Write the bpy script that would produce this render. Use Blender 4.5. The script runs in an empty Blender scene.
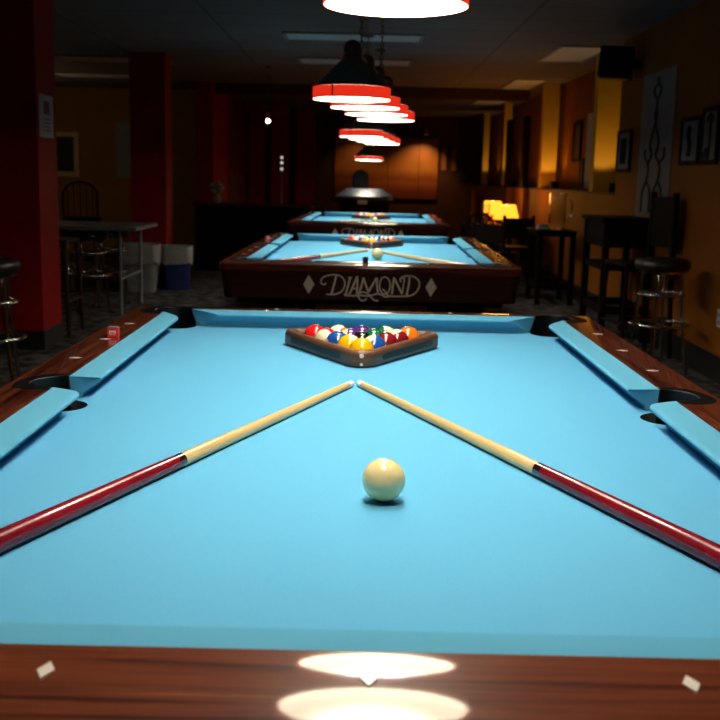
import bpy, bmesh, math, random
from mathutils import Vector, Matrix, Euler, geometry
random.seed(7)
sc = bpy.context.scene
COL = sc.collection
PI = math.pi

# ------------------------------------------------------------------ materials
def nt(name):
    m = bpy.data.materials.new(name); m.use_nodes = True
    t = m.node_tree; b = t.nodes['Principled BSDF']
    return m, t, b
def mat(name, col, rough=.5, metal=0., coat=0., spec=.5, noise=0., nscale=40., trans=0., bump=0.):
    m, t, b = nt(name)
    b.inputs['Roughness'].default_value = rough
    b.inputs['Metallic'].default_value = metal
    b.inputs['Coat Weight'].default_value = coat
    b.inputs['Coat Roughness'].default_value = .06
    b.inputs['Specular IOR Level'].default_value = spec
    b.inputs['Transmission Weight'].default_value = trans
    b.inputs['Base Color'].default_value = (*col, 1)
    if noise or bump:
        tc = t.nodes.new('ShaderNodeTexCoord'); n = t.nodes.new('ShaderNodeTexNoise')
        n.inputs['Scale'].default_value = nscale; n.inputs['Detail'].default_value = 4
        t.links.new(tc.outputs['Object'], n.inputs['Vector'])
        if noise:
            r = t.nodes.new('ShaderNodeValToRGB')
            r.color_ramp.elements[0].position = .3; r.color_ramp.elements[1].position = .7
            r.color_ramp.elements[0].color = (*[c*(1-noise) for c in col], 1)
            r.color_ramp.elements[1].color = (*[min(1, c*(1+noise)) for c in col], 1)
            t.links.new(n.outputs['Fac'], r.inputs['Fac']); t.links.new(r.outputs['Color'], b.inputs['Base Color'])
        if bump:
            bp = t.nodes.new('ShaderNodeBump'); bp.inputs['Strength'].default_value = bump; bp.inputs['Distance'].default_value = .002
            t.links.new(n.outputs['Fac'], bp.inputs['Height']); t.links.new(bp.outputs['Normal'], b.inputs['Normal'])
    return m
def emis(name, col, strength):
    m, t, b = nt(name)
    b.inputs['Base Color'].default_value = (*[min(c, .9) for c in col], 1)
    b.inputs['Emission Color'].default_value = (*col, 1)
    b.inputs['Emission Strength'].default_value = strength
    return m
def wood_mat(name, stops, rough=.2, coat=.5, rails=False, stretch=(60, 3, 60), axis_band=True, spec=.5):
    """long grain; for a rail frame the grain follows each rail"""
    m, t, b = nt(name); N = t.nodes; L = t.links
    tc = N.new('ShaderNodeTexCoord')
    def grain(sv):
        mp = N.new('ShaderNodeMapping'); mp.inputs['Scale'].default_value = sv
        L.new(tc.outputs['Object'], mp.inputs['Vector'])
        n = N.new('ShaderNodeTexNoise'); n.inputs['Scale'].default_value = 1; n.inputs['Detail'].default_value = 6
        n.inputs['Roughness'].default_value = .62; n.inputs['Distortion'].default_value = .5
        L.new(mp.outputs['Vector'], n.inputs['Vector'])
        return n.outputs['Fac']
    if rails:
        g1 = grain((1.3, 55, 55)); g2 = grain((55, 1.3, 55))
        sx = N.new('ShaderNodeSeparateXYZ'); L.new(tc.outputs['Object'], sx.inputs[0])
        ab = N.new('ShaderNodeMath'); ab.operation = 'ABSOLUTE'; L.new(sx.outputs['X'], ab.inputs[0])
        ys = N.new('ShaderNodeMath'); ys.operation = 'SUBTRACT'; L.new(sx.outputs['Y'], ys.inputs[0]); ys.inputs[1].default_value = .99
        ya = N.new('ShaderNodeMath'); ya.operation = 'ABSOLUTE'; L.new(ys.outputs[0], ya.inputs[0])
        yb = N.new('ShaderNodeMath'); yb.operation = 'SUBTRACT'; L.new(ya.outputs[0], yb.inputs[0]); yb.inputs[1].default_value = .495
        gt = N.new('ShaderNodeMath'); gt.operation = 'GREATER_THAN'; L.new(ab.outputs[0], gt.inputs[0]); L.new(yb.outputs[0], gt.inputs[1])
        mx = N.new('ShaderNodeMix'); L.new(gt.outputs[0], mx.inputs['Factor']); L.new(g1, mx.inputs['A']); L.new(g2, mx.inputs['B'])
        fac = mx.outputs['Result']
    else:
        fac = grain(stretch)
    r = N.new('ShaderNodeValToRGB'); els = r.color_ramp.elements
    els[0].position = stops[0][0]; els[0].color = (*stops[0][1], 1)
    els[1].position = stops[-1][0]; els[1].color = (*stops[-1][1], 1)
    for p, c in stops[1:-1]:
        e = els.new(p); e.color = (*c, 1)
    L.new(fac, r.inputs['Fac']); L.new(r.outputs['Color'], b.inputs['Base Color'])
    b.inputs['Roughness'].default_value = rough; b.inputs['Coat Weight'].default_value = coat
    b.inputs['Coat Roughness'].default_value = .08; b.inputs['Specular IOR Level'].default_value = spec
    return m

M = {}
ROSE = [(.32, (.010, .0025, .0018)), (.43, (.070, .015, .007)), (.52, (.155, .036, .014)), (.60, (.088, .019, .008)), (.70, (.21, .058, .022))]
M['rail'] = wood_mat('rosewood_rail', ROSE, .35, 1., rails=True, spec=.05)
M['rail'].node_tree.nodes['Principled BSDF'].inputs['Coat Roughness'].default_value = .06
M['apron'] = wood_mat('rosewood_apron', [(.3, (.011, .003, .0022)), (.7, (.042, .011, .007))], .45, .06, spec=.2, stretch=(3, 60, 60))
M['cloth'] = mat('blue_cloth', (.100, .358, .572), .95, spec=.08, noise=.05, nscale=900, bump=.15)
M['cushion'] = mat('blue_cushion_cloth', (.090, .322, .480), .95, spec=.08, noise=.05, nscale=900, bump=.15)
M['slate'] = mat('slate_core', (.06, .06, .065), .8)
M['black'] = mat('black_plastic', (.003, .003, .0035), .35, spec=.25)
M['matte_black'] = mat('matte_black', (.006, .006, .006), .9, spec=.05)
M['pearl'] = mat('pearl_inlay', (.80, .72, .62), .3, coat=1.)
M['silver_ink'] = mat('silver_lettering', (.62, .55, .48), .5)
M['cue_ivory'] = mat('cue_ball_ivory', (.90, .70, .33), .12, coat=.6)
M['maple'] = wood_mat('maple_shaft', [(.35, (.60, .36, .13)), (.65, (.72, .47, .19))], .3, .3, stretch=(60, 60, 3))
M['cue_red'] = wood_mat('red_lacquer', [(.35, (.13, .003, .007)), (.65, (.25, .005, .014))], .25, .45, stretch=(40, 40, 4), spec=.25)
M['cue_dark'] = mat('dark_collar', (.02, .003, .005), .2, coat=.8)
M['ferrule'] = mat('white_ferrule', (.85, .85, .82), .35)
M['chalk_tip'] = mat('chalky_blue_tip', (.52, .64, .72), .9)
M['rubber'] = mat('black_rubber', (.01, .01, .01), .7)
M['rack_wood'] = wood_mat('walnut_rack', [(.3, (.045, .016, .007)), (.7, (.150, .055, .020))], .5, .08, stretch=(6, 6, 80))
M['rack_groove'] = mat('rack_groove_black', (.012, .007, .004), .6)
M['peg'] = mat('cream_peg', (.62, .52, .38), .4)
M['chrome'] = mat('chrome', (.55, .53, .50), .09, metal=1.)
M['vinyl'] = mat('black_vinyl', (.012, .012, .014), .35)
M['dark_wood'] = wood_mat('dark_stained_wood', [(.3, (.004, .0025, .002)), (.7, (.010, .0055, .004))], .6, .0, spec=.06)
M['chair_wood'] = wood_mat('brown_chair_wood', [(.3, (.014, .005, .003)), (.7, (.034, .011, .006))], .5, .0, spec=.25)
M['shade_green'] = mat('dark_green_enamel', (.075, .105, .095), .5, noise=.2, nscale=12)
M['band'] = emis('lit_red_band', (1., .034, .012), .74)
M['band_seam'] = mat('band_seam', (.02, .004, .003), .6)
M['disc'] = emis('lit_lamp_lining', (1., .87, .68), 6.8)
M['lamp_core'] = emis('lamp_core', (1., .96, .90), 80.)
M['brass'] = mat('aged_brass', (.60, .24, .08), .38, metal=.7)
M['bronze'] = mat('dark_bronze', (.10, .082, .05), .55, metal=.2)
M['grey_plastic'] = mat('grey_plastic', (.17, .175, .175), .5)
M['fold_top'] = mat('grey_laminate', (.19, .195, .19), .45)
M['blue_plastic'] = mat('navy_plastic', (.012, .022, .11), .4)
M['bag'] = mat('white_bin_bag', (.28, .27, .265), .5, noise=.15, nscale=25, bump=.6)
M['paper'] = mat('paper', (.55, .55, .56), .8)
M['ink'] = mat('ink', (.02, .02, .022), .8)
M['glass'] = mat('clear_glass', (.9, .9, .9), .05, trans=1.)
M['shade_lit'] = emis('lit_yellow_shade', (1., .36, .022), 2.2)
M['bulb'] = emis('bulb', (1., .72, .42), 18)
M['white_glow'] = emis('small_white_lamp', (1., .95, .85), .55)
M['gold'] = mat('gold_painted_wall', (.62, .33, .012), .6, noise=.05, nscale=6)

# walls / floor / ceiling
M['orange_wall'] = mat('burnt_orange_wall', (.245, .074, .005), .65, spec=.12, noise=.07, nscale=3, bump=.1)
M['ochre_wall'] = mat('ochre_wall', (.40, .20, .03), .8, spec=.15, noise=.07, nscale=3)
M['red_paint'] = mat('red_pillar_paint', (.27, .005, .006), .6, spec=.15, noise=.06, nscale=5)
M['redbrown_wall'] = mat('red_brown_wall', (.13, .026, .008), .7, spec=.15, noise=.1, nscale=3)
M['dim_wall'] = mat('dark_rust_wall', (.085, .032, .012), .8, spec=.1, noise=.1, nscale=3)
M['base'] = mat('black_cove_base', (.008, .008, .009), .5)
m, t, b = nt('ceiling_tiles')
tc = t.nodes.new('ShaderNodeTexCoord'); br = t.nodes.new('ShaderNodeTexBrick')
br.offset = 0; br.inputs['Scale'].default_value = 1; br.inputs['Brick Width'].default_value = 1.2; br.inputs['Row Height'].default_value = .6
br.inputs['Mortar Size'].default_value = .012
for k, c in (('Color1', (.165, .132, .120)), ('Color2', (.150, .120, .110)), ('Mortar', (.08, .064, .058))):
    br.inputs[k].default_value = (*c, 1)
t.links.new(tc.outputs['Object'], br.inputs['Vector']); t.links.new(br.outputs['Color'], b.inputs['Base Color'])
b.inputs['Roughness'].default_value = .8; M['ceiling'] = m
m, t, b = nt('patterned_carpet')
tc = t.nodes.new('ShaderNodeTexCoord'); n1 = t.nodes.new('ShaderNodeTexVoronoi'); n1.inputs['Scale'].default_value = 9
n2 = t.nodes.new('ShaderNodeTexNoise'); n2.inputs['Scale'].default_value = 18; n2.inputs['Detail'].default_value = 5
mm = t.nodes.new('ShaderNodeMath'); mm.operation = 'MULTIPLY'
r = t.nodes.new('ShaderNodeValToRGB'); r.color_ramp.elements[0].position = .12; r.color_ramp.elements[1].position = .42
r.color_ramp.elements[0].color = (.012, .011, .011, 1); r.color_ramp.elements[1].color = (.10, .091, .085, 1)
t.links.new(tc.outputs['Object'], n1.inputs['Vector']); t.links.new(tc.outputs['Object'], n2.inputs['Vector'])
t.links.new(n1.outputs['Distance'], mm.inputs[0]); t.links.new(n2.outputs['Fac'], mm.inputs[1])
t.links.new(mm.outputs[0], r.inputs['Fac']); t.links.new(r.outputs['Color'], b.inputs['Base Color'])
b.inputs['Roughness'].default_value = .95; b.inputs['Specular IOR Level'].default_value = .1; M['carpet'] = m
m, t, b = nt('sunset_mural')          # painted bands of rust, amber and dark hills
tc = t.nodes.new('ShaderNodeTexCoord'); sx = t.nodes.new('ShaderNodeSeparateXYZ'); t.links.new(tc.outputs['Object'], sx.inputs[0])
n2 = t.nodes.new('ShaderNodeTexNoise'); n2.inputs['Scale'].default_value = 1.6; n2.inputs['Detail'].default_value = 3
t.links.new(tc.outputs['Object'], n2.inputs['Vector'])
ad = t.nodes.new('ShaderNodeMath'); ad.operation = 'MULTIPLY_ADD'; ad.inputs[1].default_value = .35; t.links.new(n2.outputs['Fac'], ad.inputs[0]); t.links.new(sx.outputs['Z'], ad.inputs[2])
r = t.nodes.new('ShaderNodeValToRGB'); e = r.color_ramp.elements
e[0].position = .0; e[0].color = (.08, .012, .006, 1); e[1].position = 1.; e[1].color = (.32, .10, .012, 1)
for p, c in ((.3, (.22, .03, .008)), (.5, (.40, .10, .014)), (.56, (.30, .06, .010)), (.75, (.50, .17, .02))):
    x = e.new(p); x.color = (*c, 1)
t.links.new(ad.outputs[0], r.inputs['Fac']); t.links.new(r.outputs['Color'], b.inputs['Base Color']); b.inputs['Roughness'].default_value = .5
M['mural'] = m

# ------------------------------------------------------------------ mesh builder
class MB:
    def __init__(s): s.v = []; s.f = []; s.mi = []; s.m = 0
    def add(s, vs, fs):
        o = len(s.v); s.v += [tuple(v) for v in vs]
        for f in fs: s.f.append([i+o for i in f]); s.mi.append(s.m)
    def box(s, x0, x1, y0, y1, z0, z1, taper=0.):
        t = taper
        s.add([(x0+t, y0+t, z0), (x1-t, y0+t, z0), (x1-t, y1-t, z0), (x0+t, y1-t, z0), (x0, y0, z1), (x1, y0, z1), (x1, y1, z1), (x0, y1, z1)],
              [(3, 2, 1, 0), (4, 5, 6, 7), (0, 1, 5, 4), (1, 2, 6, 5), (2, 3, 7, 6), (3, 0, 4, 7)]); return s
    def cyl(s, p0, p1, r0, r1=None, n=16, cap=True):
        r1 = r0 if r1 is None else r1
        p0 = Vector(p0); p1 = Vector(p1); d = (p1-p0).normalized()
        a = d.orthogonal().normalized(); b = d.cross(a)
        vs = [p+(a*math.cos(2*PI*i/n)+b*math.sin(2*PI*i/n))*r for p, r in ((p0, r0), (p1, r1)) for i in range(n)]
        fs = [(i, (i+1) % n, n+(i+1) % n, n+i) for i in range(n)]
        if cap: fs += [tuple(range(n))[::-1], tuple(range(n, 2*n))]
        s.add(vs, fs); return s
    def lathe(s, prof, n=24, c=(0, 0, 0), caps=True):
        vs = [(c[0]+r*math.cos(2*PI*i/n), c[1]+r*math.sin(2*PI*i/n), c[2]+z) for r, z in prof for i in range(n)]
        fs = [(k*n+i, k*n+(i+1) % n, (k+1)*n+(i+1) % n, (k+1)*n+i) for k in range(len(prof)-1) for i in range(n)]
        if caps: fs += [tuple(range(n))[::-1], tuple((len(prof)-1)*n+i for i in range(n))]
        s.add(vs, fs); return s
    def tube(s, pts, r, n=10, closed=False):
        pts = [Vector(p) for p in pts]; k = len(pts); vs = []; prev = None
        for i, p in enumerate(pts):
            a = pts[(i-1) % k] if (closed or i > 0) else p
            b = pts[(i+1) % k] if (closed or i < k-1) else p
            d = (b-a).normalized()
            if prev is None: u = d.orthogonal().normalized()
            else: u = (prev-d*prev.dot(d)).normalized()
            prev = u; w = d.cross(u); rr = r[i] if isinstance(r, (list, tuple)) else r
            vs += [p+(u*math.cos(2*PI*j/n)+w*math.sin(2*PI*j/n))*rr for j in range(n)]
        fs = [(i*n+j, i*n+(j+1) % n, ((i+1) % k)*n+(j+1) % n, ((i+1) % k)*n+j) for i in range(k if closed else k-1) for j in range(n)]
        if not closed: fs += [tuple(range(n))[::-1], tuple((k-1)*n+j for j in range(n))]
        s.add(vs, fs); return s
    def prism(s, poly, z0, z1):
        n = len(poly)
        s.add([(x, y, z0) for x, y in poly]+[(x, y, z1) for x, y in poly],
              [tuple(range(n))[::-1], tuple(range(n, 2*n))]+[(i, (i+1) % n, n+(i+1) % n, n+i) for i in range(n)]); return s
    def sphere(s, r, c=(0, 0, 0), n=24, sz=1.):
        k = n//2
        vs = [(c[0], c[1], c[2]-r*sz)]
        for i in range(1, k):
            t = -PI/2+PI*i/k
            vs += [(c[0]+r*math.cos(t)*math.cos(2*PI*j/n), c[1]+r*math.cos(t)*math.sin(2*PI*j/n), c[2]+r*sz*math.sin(t)) for j in range(n)]
        vs.append((c[0], c[1], c[2]+r*sz)); T = len(vs)-1
        fs = [(0, 1+(j+1) % n, 1+j) for j in range(n)]
        fs += [(1+i*n+j, 1+i*n+(j+1) % n, 1+(i+1)*n+(j+1) % n, 1+(i+1)*n+j) for i in range(k-2) for j in range(n)]
        fs += [(1+(k-2)*n+j, 1+(k-2)*n+(j+1) % n, T) for j in range(n)]
        s.add(vs, fs); return s
    def xform(s, mtx):
        s.v = [tuple(mtx @ Vector(v)) for v in s.v]; return s
    def build(s, name, mats, parent=None, loc=None, smooth=True, bevel=0., angle=38, fix=True):
        me = bpy.data.meshes.new(name); me.from_pydata(s.v, [], s.f)
        for mt in (mats if isinstance(mats, (list, tuple)) else [mats]): me.materials.append(mt)
        me.polygons.foreach_set('material_index', s.mi)
        if fix:
            bm = bmesh.new(); bm.from_mesh(me); bmesh.ops.recalc_face_normals(bm, faces=bm.faces); bm.to_mesh(me); bm.free()
        if smooth:
            me.polygons.foreach_set('use_smooth', [True]*len(me.polygons)); me.set_sharp_from_angle(angle=math.radians(angle))
        me.update()
        o = bpy.data.objects.new(name, me); COL.objects.link(o)
        if parent: o.parent = parent
        if loc: o.location = loc
        if bevel:
            b = o.modifiers.new('bevel', 'BEVEL'); b.width = bevel; b.segments = 2; b.limit_method = 'ANGLE'
        return o
def fill_rings(rings, z0, z1, name, mats, parent, top_loops=None):
    """solid plate between an outer loop and optional holes (2-D point lists)"""
    bm = bmesh.new(); loops = []; edges = []
    for r in rings:
        vs = [bm.verts.new((x, y, z1)) for x, y in r]; loops.append(vs)
        for i in range(len(vs)): edges.append(bm.edges.new((vs[i], vs[(i+1) % len(vs)])))
    bmesh.ops.triangle_fill(bm, edges=edges, use_beauty=True, normal=(0, 0, 1))
    for vs, r in zip(loops, rings):
        lo = [bm.verts.new((x, y, z0)) for x, y in r]
        for i in range(len(vs)):
            j = (i+1) % len(vs); f = bm.faces.new((vs[i], vs[j], lo[j], lo[i])); f.material_index = 1 if len(mats) > 1 else 0
    bmesh.ops.recalc_face_normals(bm, faces=bm.faces)
    up = [f for f in bm.faces if abs(f.normal.z) > .9]
    if up and sum(f.normal.z for f in up) < 0: bmesh.ops.reverse_faces(bm, faces=bm.faces)
    me = bpy.data.meshes.new(name); bm.to_mesh(me); bm.free()
    for mt in mats: me.materials.append(mt)
    me.polygons.foreach_set('use_smooth', [True]*len(me.polygons)); me.set_sharp_from_angle(angle=math.radians(35))
    o = bpy.data.objects.new(name, me); COL.objects.link(o); o.parent = parent
    return o
def tag(o, label, cat, group=None, kind=None):
    o['label'] = label; o['category'] = cat
    if group: o['group'] = group
    if kind: o['kind'] = kind
    return o
def thing(name, label, cat, loc=(0, 0, 0), rz=0., group=None):
    o = bpy.data.objects.new(name, None); COL.objects.link(o); o.empty_display_size = .05
    o.location = loc; o.rotation_euler = (0, 0, rz); return tag(o, label, cat, group)
def struct(name, mb, m, label=None, **k):
    o = mb.build(name, m, **k); o['kind'] = 'structure'
    if label: o['label'] = label
    return o
def dup(o, loc=None, rz=None, label=None, group=None, parent=None):
    c = o.copy(); COL.objects.link(c)
    if parent: c.parent = parent
    for ch in o.children: dup(ch, parent=c)
    if loc is not None: c.location = loc
    if rz is not None: c.rotation_euler = (c.rotation_euler[0], c.rotation_euler[1], rz)
    if label: c['label'] = label
    if group: c['group'] = group
    return c
def arc(cx, cy, r, a0, a1, n=14):
    return [(cx+r*math.cos(a0+(a1-a0)*i/n), cy+r*math.sin(a0+(a1-a0)*i/n)) for i in range(n+1)]
def smooth_path(pts, k=6):
    out = []; P = [Vector(p) for p in pts]; n = len(P)
    for i in range(n-1):
        a = P[max(i-1, 0)]; b = P[i]; c = P[i+1]; d = P[min(i+2, n-1)]
        for j in range(k):
            t = j/k
            out.append(.5*((2*b)+(c-a)*t+(2*a-5*b+4*c-d)*t*t+(3*b-a-3*c+d)*t**3))
    out.append(P[-1]); return out
def rrect(x0, x1, y0, y1, r, n=6):
    return arc(x1-r, y0+r, r, -PI/2, 0, n)+arc(x1-r, y1-r, r, 0, PI/2, n)+arc(x0+r, y1-r, r, PI/2, PI, n)+arc(x0+r, y0+r, r, PI, 1.5*PI, n)

# ------------------------------------------------------------------ camera
CAMP = Vector((-.0141, -.8253, 1.1964)); FPX, PIT, YAW, ROLL = 1025.37, .1771, .0025, .0228
cam = bpy.data.cameras.new('camera'); co = bpy.data.objects.new('camera', cam); COL.objects.link(co)
Rv = Vector((math.cos(YAW), -math.sin(YAW), 0)); Fv = Vector((math.sin(YAW)*math.cos(PIT), math.cos(YAW)*math.cos(PIT), -math.sin(PIT)))
Uv = Rv.cross(Fv); R2 = Rv*math.cos(ROLL)+Uv*math.sin(ROLL); U2 = Uv*math.cos(ROLL)-Rv*math.sin(ROLL)
mw = Matrix((R2, U2, -Fv)).transposed().to_4x4(); mw.translation = CAMP; co.matrix_world = mw
cam.sensor_width = 36; cam.lens = FPX/720*36; cam.clip_start = .02; cam.clip_end = 60
cam.dof.use_dof = True; cam.dof.focus_distance = 1.75; cam.dof.aperture_fstop = 10.
sc.camera = co
sc.view_settings.view_transform = 'Standard'; sc.view_settings.look = 'None'
sc.view_settings.exposure = 0; sc.view_settings.gamma = 1; sc.view_settings.use_curve_mapping = False
w = bpy.data.worlds.new('world'); sc.world = w; w.use_nodes = True
w.node_tree.nodes['Background'].inputs[0].default_value = (.5, .55, .7, 1); w.node_tree.nodes['Background'].inputs[1].default_value = .004

# ------------------------------------------------------------------ pool table (play surface 0.99 x 1.98, origin under the near nose line, floor at z = 0)
HC = .775; W2 = .495; TL = 1.98; OUT = .155; OUTE = .175; SEAM = .0529; ZT = .0447
CC = .028; CR = .056; CRO = .098        # corner pocket centre offset, hole radius, liner radius
SCO = .058; SR = .050                    # side pocket
def u_corner():
    """wood cut-out arc around the far right corner pocket, from side rail to end rail"""
    dx = SEAM-CC; a = math.acos(dx/CRO)
    return arc(W2+CC, TL+CC, CRO, -a, PI/2+a, 22)
def tongue():
    pts = []
    for i in range(17):
        t = -PI/2+PI*i/16
        pts.append((W2+SEAM+(.138-SEAM)*abs(math.cos(t))**.75, TL/2+.0725*math.sin(t)))
    return pts
def mirx(p): return [(-x, y) for x, y in p][::-1]
def miry(p): return [(x, TL-y) for x, y in p][::-1]
def crown(x, y):
    """how far the polished rail top has fallen away below the cushion seam"""
    o = max(abs(x)-W2, abs(y-TL/2)-TL/2)-SEAM
    return 0 if o <= 0 else .61*o*o
def make_table():
    T = thing('pool_table', '', 'pool table')
    # cloth bed
    def c_arc():
        dx = .05-CC; ai = math.acos(dx/CR)
        return arc(W2+CC, TL+CC, CR, -ai, -(1.5*PI-ai)+0, 18) if False else arc(W2+CC, TL+CC, CR, 2*PI-ai, PI/2+ai, 18)
    def s_arc():
        dx = .05-SCO; ai = math.acos(dx/SR)
        return arc(W2+SCO, TL/2, SR, 2*PI-ai, ai, 14)
    tr = c_arc(); br = miry(tr); sr = s_arc()
    right = br+sr+tr
    bed = right+mirx(right)
    fill_rings([bed], HC-.03, HC, 'bed', [M['cloth'], M['slate']], T)
    # cushions
    prof = [(0, .0365), (.0012, .0388), (.004, .0402), (.009, .0411), (.02, .0422), (SEAM, ZT), (SEAM, .001), (.034, .001), (.033, .010), (.0045, .0295), (.0008, .0335)]
    def cushion(L0, L1, s0, s1, place):
        # runs along t from L0 to L1, ends cut by slopes s0, s1 and rounded at the nose
        def pull(o): return .013*(1-min(o, .013)/.013)**2.2
        n = len(prof); vs = []
        ts = [0, .02, .06, .5, .94, .98, 1.]
        for q in ts:
            for o, z in prof:
                u = .38*max(0, .036-z); a = L0-o*s0+pull(o)-u*(s0 != 0)*-1; b = L1+o*s1-pull(o)-u
                vs.append(place(a+(b-a)*q, o, z+HC))
        mb = MB(); fs = [(i*n+j, i*n+(j+1) % n, (i+1)*n+(j+1) % n, (i+1)*n+j) for i in range(len(ts)-1) for j in range(n)]
        fs += [tuple(range(n)), tuple((len(ts)-1)*n+j for j in range(n))[::-1]]
        mb.add(vs, fs); mb.build('cushion', M['cushion'], T, angle=50)
    k142 = 1/math.tan(math.radians(38)); k104 = 1/math.tan(math.radians(76))
    cj = .080; sj = .063
    for sgn in (1, -1):
        pl = lambda t_, o, z, s=sgn: (s*(W2+o), t_, z)
        cushion(cj, TL/2-sj, k142, k104, pl); cushion(TL/2+sj, TL-cj, k104, k142, pl)
    cushion(-W2+cj, W2-cj, k142, k142, lambda t_, o, z: (t_, TL+o, z))
    cushion(-W2+cj, W2-cj, k142, k142, lambda t_, o, z: (t_, -o, z))
    # rail frame with pocket cut-outs
    co_ = u_corner(); tg = tongue()
    inner_r = miry(co_)+tg+co_
    inner = inner_r+mirx(inner_r)
    X = W2+OUT; zt = HC+ZT
    bm = bmesh.new()
    loops = []
    for ins, z in ((.007, zt), (.003, zt-.002), (.0008, zt-.006), (0, zt-.010), (0, zt-.034), (.006, zt-.040), (.03, zt-.041)):
        loops.append([bm.verts.new((x, y, z)) for x, y in rrect(-X+ins, X-ins, -OUTE+ins, TL+OUTE-ins, .045-ins)])
    inn = [bm.verts.new((x, y, zt)) for x, y in inner]; inl = [bm.verts.new((x, y, zt-.04)) for x, y in inner]
    pts2 = [(v.co.x, v.co.y) for v in loops[0]]+[(v.co.x, v.co.y) for v in inn]
    n0, n1 = len(loops[0]), len(inn)
    cons = [(i, (i+1) % n0) for i in range(n0)]+[(n0+i, n0+(i+1) % n1) for i in range(n1)]
    def inside(px, py, poly):
        c = False; j = len(poly)-1
        for i in range(len(poly)):
            if (poly[i][1] > py) != (poly[j][1] > py) and px < (poly[j][0]-poly[i][0])*(py-poly[i][1])/(poly[j][1]-poly[i][1])+poly[i][0]: c = not c
            j = i
        return c
    outer_p = pts2[:n0]; grid = []
    st = .016
    for i in range(-42, 43):
        for j in range(-12, 136):
            gx, gy = i*st, j*st
            if max(abs(gx)-W2, abs(gy-TL/2)-TL/2) > SEAM and inside(gx, gy, outer_p) and not inside(gx, gy, inner): grid.append((gx, gy))
    grid = [g for g in grid if min((g[0]-q[0])**2+(g[1]-q[1])**2 for q in pts2) > .005**2]
    cv, ce, cf, *_ = geometry.delaunay_2d_cdt([Vector(q) for q in pts2+grid], cons, [], 0, 1e-6)
    bv = [None]*len(cv); base = loops[0]+inn
    for i, v in enumerate(cv):
        bv[i] = base[i] if i < len(base) and (v-Vector(pts2[i])).length < 1e-5 else bm.verts.new((v.x, v.y, zt))
    for f in cf:
        cx = sum(cv[i].x for i in f)/3; cy = sum(cv[i].y for i in f)/3
        if inside(cx, cy, outer_p) and not inside(cx, cy, inner): bm.faces.new([bv[i] for i in f])
    for a, b in list(zip(loops[:-1], loops[1:]))+[(inn, inl)]:
        for i in range(len(a)):
            j = (i+1) % len(a); bm.faces.new((a[i], a[j], b[j], b[i]))
    for v in bm.verts:
        if v.co.z > zt-.02: v.co.z -= crown(v.co.x, v.co.y)
    bmesh.ops.recalc_face_normals(bm, faces=bm.faces)
    me = bpy.data.meshes.new('rail_frame'); bm.to_mesh(me); bm.free(); me.materials.append(M['rail'])
    me.polygons.foreach_set('use_smooth', [True]*len(me.polygons)); me.set_sharp_from_angle(angle=math.radians(16))
    o = bpy.data.objects.new('rail_frame', me); COL.objects.link(o); o.parent = T
    # pocket castings
    ic = arc(W2+CC, TL+CC, CR, PI/2+math.acos((SEAM-CC)/CR), -math.acos((SEAM-CC)/CR), 22)
    corner = co_+ic
    ty0 = TL/2-.05
    side = tg+[(W2+SEAM, TL/2+.05)]+arc(W2+SCO, TL/2, SR, PI/2, -PI/2, 16)+[(W2+SEAM, TL/2-.05)]
    def pocket(poly, cx, cy, r):
        p = fill_rings([poly], HC-.02, zt+.0012, 'pocket', [M['black']], T)
        for v in p.data.vertices:
            if v.co.z > HC: v.co.z -= crown(v.co.x, v.co.y)
        bv = p.modifiers.new('bevel', 'BEVEL'); bv.width = .0016; bv.segments = 2; bv.limit_method = 'ANGLE'
        mb = MB(); n = 24
        vs = [(cx+r*math.cos(2*PI*i/n), cy+r*math.sin(2*PI*i/n), z) for z in (HC-.028, HC-.12) for i in range(n)]
        mb.add(vs, [(i, (i+1) % n, n+(i+1) % n, n+i) for i in range(n)]+[tuple(range(n, 2*n))])
        mb.build('pocket_bucket', M['matte_black'], p)
    c0 = (W2+CC, TL+CC)
    for poly, c in ((corner, c0), (mirx(corner), (-c0[0], c0[1])), (miry(corner), (c0[0], TL-c0[1])), (mirx(miry(corner)), (-c0[0], TL-c0[1]))): pocket(poly, *c, CR+.002)
    for poly, c in ((side, (W2+SCO, TL/2)), (mirx(side), (-W2-SCO, TL/2))): pocket(poly, *c, SR+.002)
    # sights
    def sight(x, y, a, b):
        h_ = zt-crown(x, y); MB().prism([(x+a, y), (x, y+b), (x-a, y), (x, y-b)], h_-.002, h_+.0009).build('sight', M['pearl'], T, smooth=False)
    so = .0945
    for k in (1, 2, 3):
        for y in (-so, TL+so): sight(-W2+k*2*W2/4, y, .0068, .0135)
    for k in (1, 2, 3, 5, 6, 7):
        for s in (1, -1): sight(s*(W2+so), k*TL/8, .0135, .0068)
    # apron, legs
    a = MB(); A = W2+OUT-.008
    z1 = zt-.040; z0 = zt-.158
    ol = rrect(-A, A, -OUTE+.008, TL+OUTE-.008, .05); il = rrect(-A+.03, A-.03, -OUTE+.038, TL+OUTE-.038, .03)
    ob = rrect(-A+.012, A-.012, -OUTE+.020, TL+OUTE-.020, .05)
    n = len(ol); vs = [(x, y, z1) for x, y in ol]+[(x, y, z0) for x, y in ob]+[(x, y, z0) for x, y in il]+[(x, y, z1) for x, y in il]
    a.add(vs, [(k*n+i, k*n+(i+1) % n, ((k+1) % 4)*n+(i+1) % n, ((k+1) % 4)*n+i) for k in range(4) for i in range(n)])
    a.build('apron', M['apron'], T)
    MB().box(-A+.06, A-.06, -.05, TL+.05, z0-.03, HC-.032).build('underframe', M['matte_black'], T, smooth=False)
    for x in (-.42, .42):
        for y in (.12, TL-.12):
            MB().box(x-.09, x+.09, y-.09, y+.09, .03, z0-.03, taper=.03).box(x-.05, x+.05, y-.05, y+.05, 0, .031).build('leg', M['apron'], T, bevel=.008)
    # lettering on the near apron face
    ym = -OUTE+.008; sl = (.012)/(z1-z0)
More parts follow.
